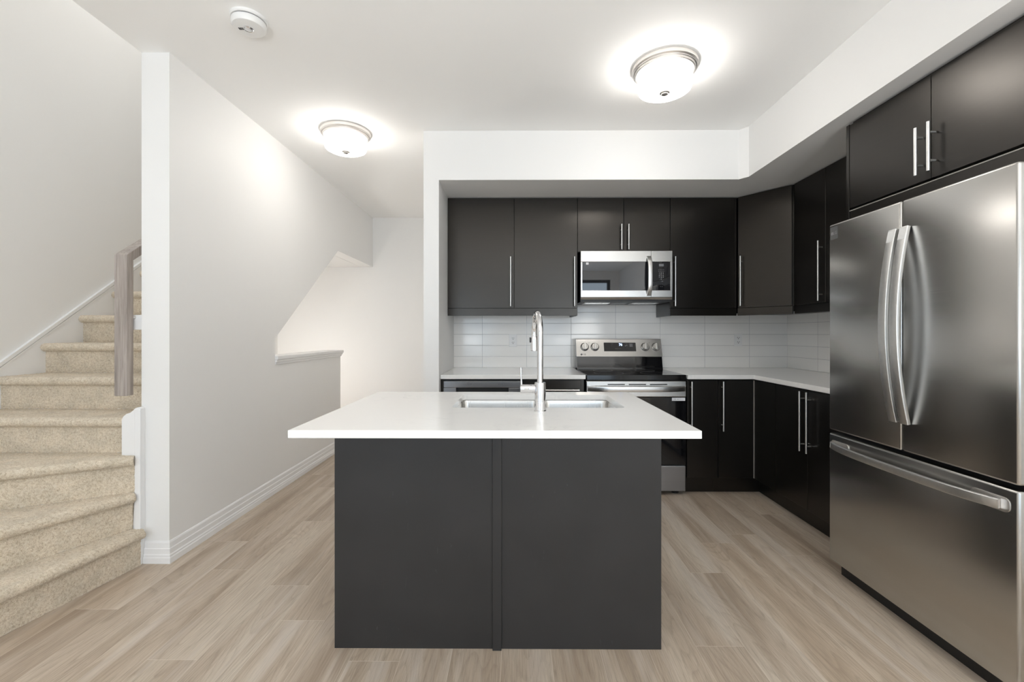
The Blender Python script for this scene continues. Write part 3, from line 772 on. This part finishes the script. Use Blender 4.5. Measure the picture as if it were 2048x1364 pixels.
# ------------------------------------------------------------------ fridge
FX, FY0, FY1, FM = 1.606, 1.413, 2.262, 1.8395
fr = root('fridge', 'tall dark stainless french-door fridge with bottom freezer drawer', 'fridge', (2.0, FM, 0))
obj('body', box(FX + .072, XR - .03, FY0 + .012, FY1 - .012, .045, 1.757, .004), M['fridge_side'], fr)
obj('base_grille', box(FX + .055, FX + .075, FY0 + .02, FY1 - .012, 0.0, .0745), M['blackplastic'], fr)  # black grille set forward to stand in for the shade below the doors
obj('gasket', box(FX + .062, FX + .0715, FY0 + .010, FY1 - .010, .085, 1.765), M['blackplastic'], fr)
SEAM = .737
doors = []
def edgewrap(y0, y1, z0, z1):
    return box(FX, FX + .061, y0, y1, z0, z1, .009, 4)
for y0, y1 in ((FM + .0025, FY1), (FY0, FM - .0025)):
    doors.append(obj('door', edgewrap(y0, y1, SEAM, 1.777), M['fridge'], fr, 0.5))
fz = obj('freezer_drawer', edgewrap(FY0, FY1, .075, .720), M['fridge'], fr, 0.5)
for d, hy in ((doors[0], FM + .0275), (doors[1], FM - .0275)):
    pts = []
    za, zb = .855, 1.662
    for k in range(33):
        s = k / 32; w = 1 - (2 * s - 1) ** 2
        pts.append((FX - .0085 - .045 * w, hy, za + (zb - za) * s))
    hd = obj('handle', flatbar(pts, .0190, .0075, (0, 1, 0)), M['handle_steel'], d, 0.6)
    hf = lambda z: FX - .0085 - .045 * (1 - (2 * (z - za) / (zb - za) - 1) ** 2) - .0078
    z0, z1 = zb - .004, zb - .052
    obj('film_tab', prism([(hf(z0), z0), (hf((z0 + z1) / 2), (z0 + z1) / 2), (hf(z1), z1), (hf(z1) - .0006, z1), (hf((z0 + z1) / 2) - .0006, (z0 + z1) / 2), (hf(z0) - .0006, z0)], 'Y', hy - .0165, hy + .0165), M['filmclear'], hd, label='pale film tab at the handle top')
pts = []
ya, yb = FY1 - .034, FY0 + .048
for k in range(33):
    s = k / 32; w = 1 - (2 * s - 1) ** 4
    pts.append((FX - .0105 - .036 * w, ya + (yb - ya) * s, .664))
hd = obj('handle', flatbar(pts, .0160, .0075, (0, 0, 1)), M['handle_steel'], fz, 0.6)
for yc in (ya, yb):
    obj('handle_cup', prism([(yc + a, .664 + b) for a, b in rrect(-.024 if yc == yb else -.10, .10 if yc == yb else .016, -.024, .024, .018, 5)], 'X', FX - .003, FX - .0002), M['nickel'], hd)
obj('film_tab', box(FX - .0200, FX - .0182, ya - .018, ya - .002, .652, .676), M['filmclear'], hd)
bd = obj('badge', box(FX - .0008, FX - .0001, FY1 - .061, FY1 - .012, 1.70, 1.762), M['film'], doors[0], label='dark square badge on the door')
t = textmesh('LG', .022, (FX - .001, FY1 - .044, 1.729), '-X', .0004)
join(t, lathe([(0, 0), (.008, 0), (.008, .0006), (0, .0006)], (FX - .0014, FY1 - .024, 1.729), 'X', 20))
obj('logo', t, M['dimmark'], bd)

# ------------------------------------------------------------------ island
ix0, ix1, iy0, iy1 = -.7026, .5670, 1.708, 2.315
isl = root('island_cabinet', 'charcoal kitchen island base with two panels and a centre batten', 'kitchen island', ((ix0 + ix1) / 2, 2.0, 0))
ITB = .886
obj('carcass', box(ix0 + .001, ix1 - .001, iy0 + .0185, iy1 - .02, .0, ITB - .26), M['island'], isl)
t = box(ix0 + .001, ix0 + .02, iy0 + .0185, iy1 - .02, ITB - .26, ITB - .001); box(ix1 - .02, ix1 - .001, iy0 + .0185, iy1 - .02, ITB - .26, ITB - .001, bm=t)
box(ix0 + .02, ix1 - .02, iy1 - .04, iy1 - .02, ITB - .26, ITB - .001, bm=t); box(ix0 + .02, ix1 - .02, iy0 + .0185, iy0 + .035, ITB - .26, ITB - .001, bm=t)
obj('side_panel', t, M['island'], isl)
obj('back_panel', box(ix0, -.0700, iy0, iy0 + .018, 0, ITB - .0005, .001, 1), M['island'], isl)
obj('back_panel', box(-.0695, ix1, iy0, iy0 + .018, 0, ITB - .0005, .001, 1), M['island'], isl)
obj('batten', box(-.0870, -.0520, iy0 - .011, iy0 - .0002, 0, ITB - .0005, .0015), M['island'], isl)
# doors on the stove side
for k in range(3):
    w = (ix1 - ix0) / 3; x0 = ix0 + k * w
    d = obj('door', box(x0 + .002, x0 + w - .002, iy1 - .0195, iy1 - .0005, .11, ITB - .012, .001, 1), M['island'], isl)
    obj('handle', bar((x0 + w - .04, iy1 + .032, .49), (x0 + w - .04, iy1 + .032, .864), (0, 1, 0)), HM, d, 0.6)
sx0, sx1, sy0, sy1 = -.266, .465, 1.856, 2.246
def slab_hole(ox0, ox1, oy0, oy1, hole, z0, z1):
    t = bmesh.new()
    out = [(ox0, oy0), (ox1, oy0), (ox1, oy1), (ox0, oy1)]
    def loop(z):
        vo = [t.verts.new((x, y, z)) for x, y in out]; vi = [t.verts.new((x, y, z)) for x, y in hole]
        ed = [t.edges.new((v[i], v[(i + 1) % len(v)])) for v in (vo, vi) for i in range(len(v))]
        bmesh.ops.triangle_fill(t, edges=ed, use_beauty=True); return vo, vi
    a, b = loop(z0), loop(z1)
    for p, q in zip(a, b):
        n = len(p)
        for i in range(n): t.faces.new((p[i], p[(i + 1) % n], q[(i + 1) % n], q[i]))
    return t
tt = slab_hole(-.7356, .6015, 1.418, 2.360, rrect(sx0, sx1, sy0, sy1, .02), ITB, CT)
bmesh.ops.recalc_face_normals(tt, faces=tt.faces)
es = [e for e in tt.edges if len(e.link_faces) == 2 and e.calc_face_angle(0) > 1.0 and all(abs(v.co.x + .0670) > .6 or v.co.y < 1.5 or v.co.y > 2.3 for v in e.verts)]
bmesh.ops.bevel(tt, geom=es, offset=.002, segments=2, affect='EDGES', profile=.5)
tag(obj('island_countertop', tt, M['quartz']), 'white quartz island countertop with a sink cutout', 'countertop')
sk = root('sink', 'stainless steel double-bowl undermount sink in the island counter', 'sink', (.1, 2.05, ITB))
zt = ITB - .0008
def bowl(x0, x1, y0, y1, depth):
    t = bmesh.new()
    levels = [(0.0, .030, zt - .003), (.004, .030, zt - .020), (.008, .032, zt - depth + .02), (.014, .034, zt - depth + .006), (.028, .034, zt - depth)]
    outer = []
    for o, r, z in levels: outer.append([t.verts.new((x, y, z)) for x, y in rrect(x0 + o, x1 - o, y0 + o, y1 - o, r)])
    n = len(outer[0])
    for a, b in zip(outer, outer[1:]):
        for i in range(n): t.faces.new((a[i], a[(i + 1) % n], b[(i + 1) % n], b[i]))
    t.faces.new(outer[-1])
    return t
xm = .130
fl_ = slab_hole(sx0 - .025, xm, sy0 - .025, sy1 + .025, rrect(sx0 - .004, xm - .012, sy0 - .004, sy1 + .004, .03), zt - .003, zt)
join(fl_, slab_hole(xm, sx1 + .025, sy0 - .025, sy1 + .025, rrect(xm + .012, sx1 + .004, sy0 - .004, sy1 + .004, .03), zt - .003, zt))
obj('flange', fl_, M['sink'], sk)
for x0, x1 in ((sx0 - .004, xm - .012), (xm + .012, sx1 + .004)):
    b_ = obj('bowl', bowl(x0, x1, sy0 - .004, sy1 + .004, .21), M['sink'], sk, 0.8)
    obj('drain', lathe([(0, .002), (.012, .002), (.04, .003), (.045, .001), (.045, 0), (0, 0)], ((x0 + x1) / 2, 2.08, zt - .2095), 'Z', 28), M['chrome'], b_, 0.5)
# faucet
fx, fy = .1015, 1.775
fa = root('faucet', 'tall chrome pull-down gooseneck faucet with side lever on the island', 'faucet', (fx, fy, CT))
obj('body', lathe([(0, 0), (.0245, 0), (.0245, .003), (.0225, .006), (.0225, .112), (.0215, .116), (0, .116)], (fx, fy, CT), 'Z', 40), M['chrome'], fa, 0.5)
dirx, diry = -.10, .995
R = .085; zc = 1.323 - R - .0125
pts = [(fx, fy, CT + .114), (fx, fy, 1.0), (fx, fy, 1.1), (fx, fy, zc - .02)]
for k in range(0, 19):
    a = math.pi * k / 18 * 1.0
    o = R - R * math.cos(a); pts.append((fx + dirx * o, fy + diry * o, zc + R * math.sin(a)))
ex, ey = fx + dirx * 2 * R, fy + diry * 2 * R
obj('neck', tube(pts + [(ex, ey, zc - .012)], .0122, 24), M['chrome'], fa, 0.6)
obj('spray_head', tube([(ex, ey, zc - .0125), (ex, ey, zc - .016), (ex, ey, zc - .03), (ex, ey, 1.16), (ex, ey, 1.150), (ex, ey, 1.148)], [.0125, .0145, .0150, .0165, .0165, .014], 24), M['chrome'], fa, 0.6)
obj('spray_button', box(ex - .0205, ex - .0145, ey - .006, ey + .006, 1.185, 1.208, .002), M['blackplastic'], fa)
hub = lathe([(0, 0), (.0165, 0), (.0175, .004), (.0175, .054), (.0160, .060), (0, .061)], (fx - .020, fy, 1.003), (-1, 0, 0), 32)
hb = obj('handle_hub', hub, M['chrome'], fa, 0.5)
lv = tube([(fx - .075, fy, 1.018), (fx - .0765, fy, 1.050), (fx - .0775, fy, 1.084), (fx - .0775, fy, 1.090)], [.0042, .0034, .0034, .002], 14)
obj('lever', lv, M['chrome'], hb, 0.6)
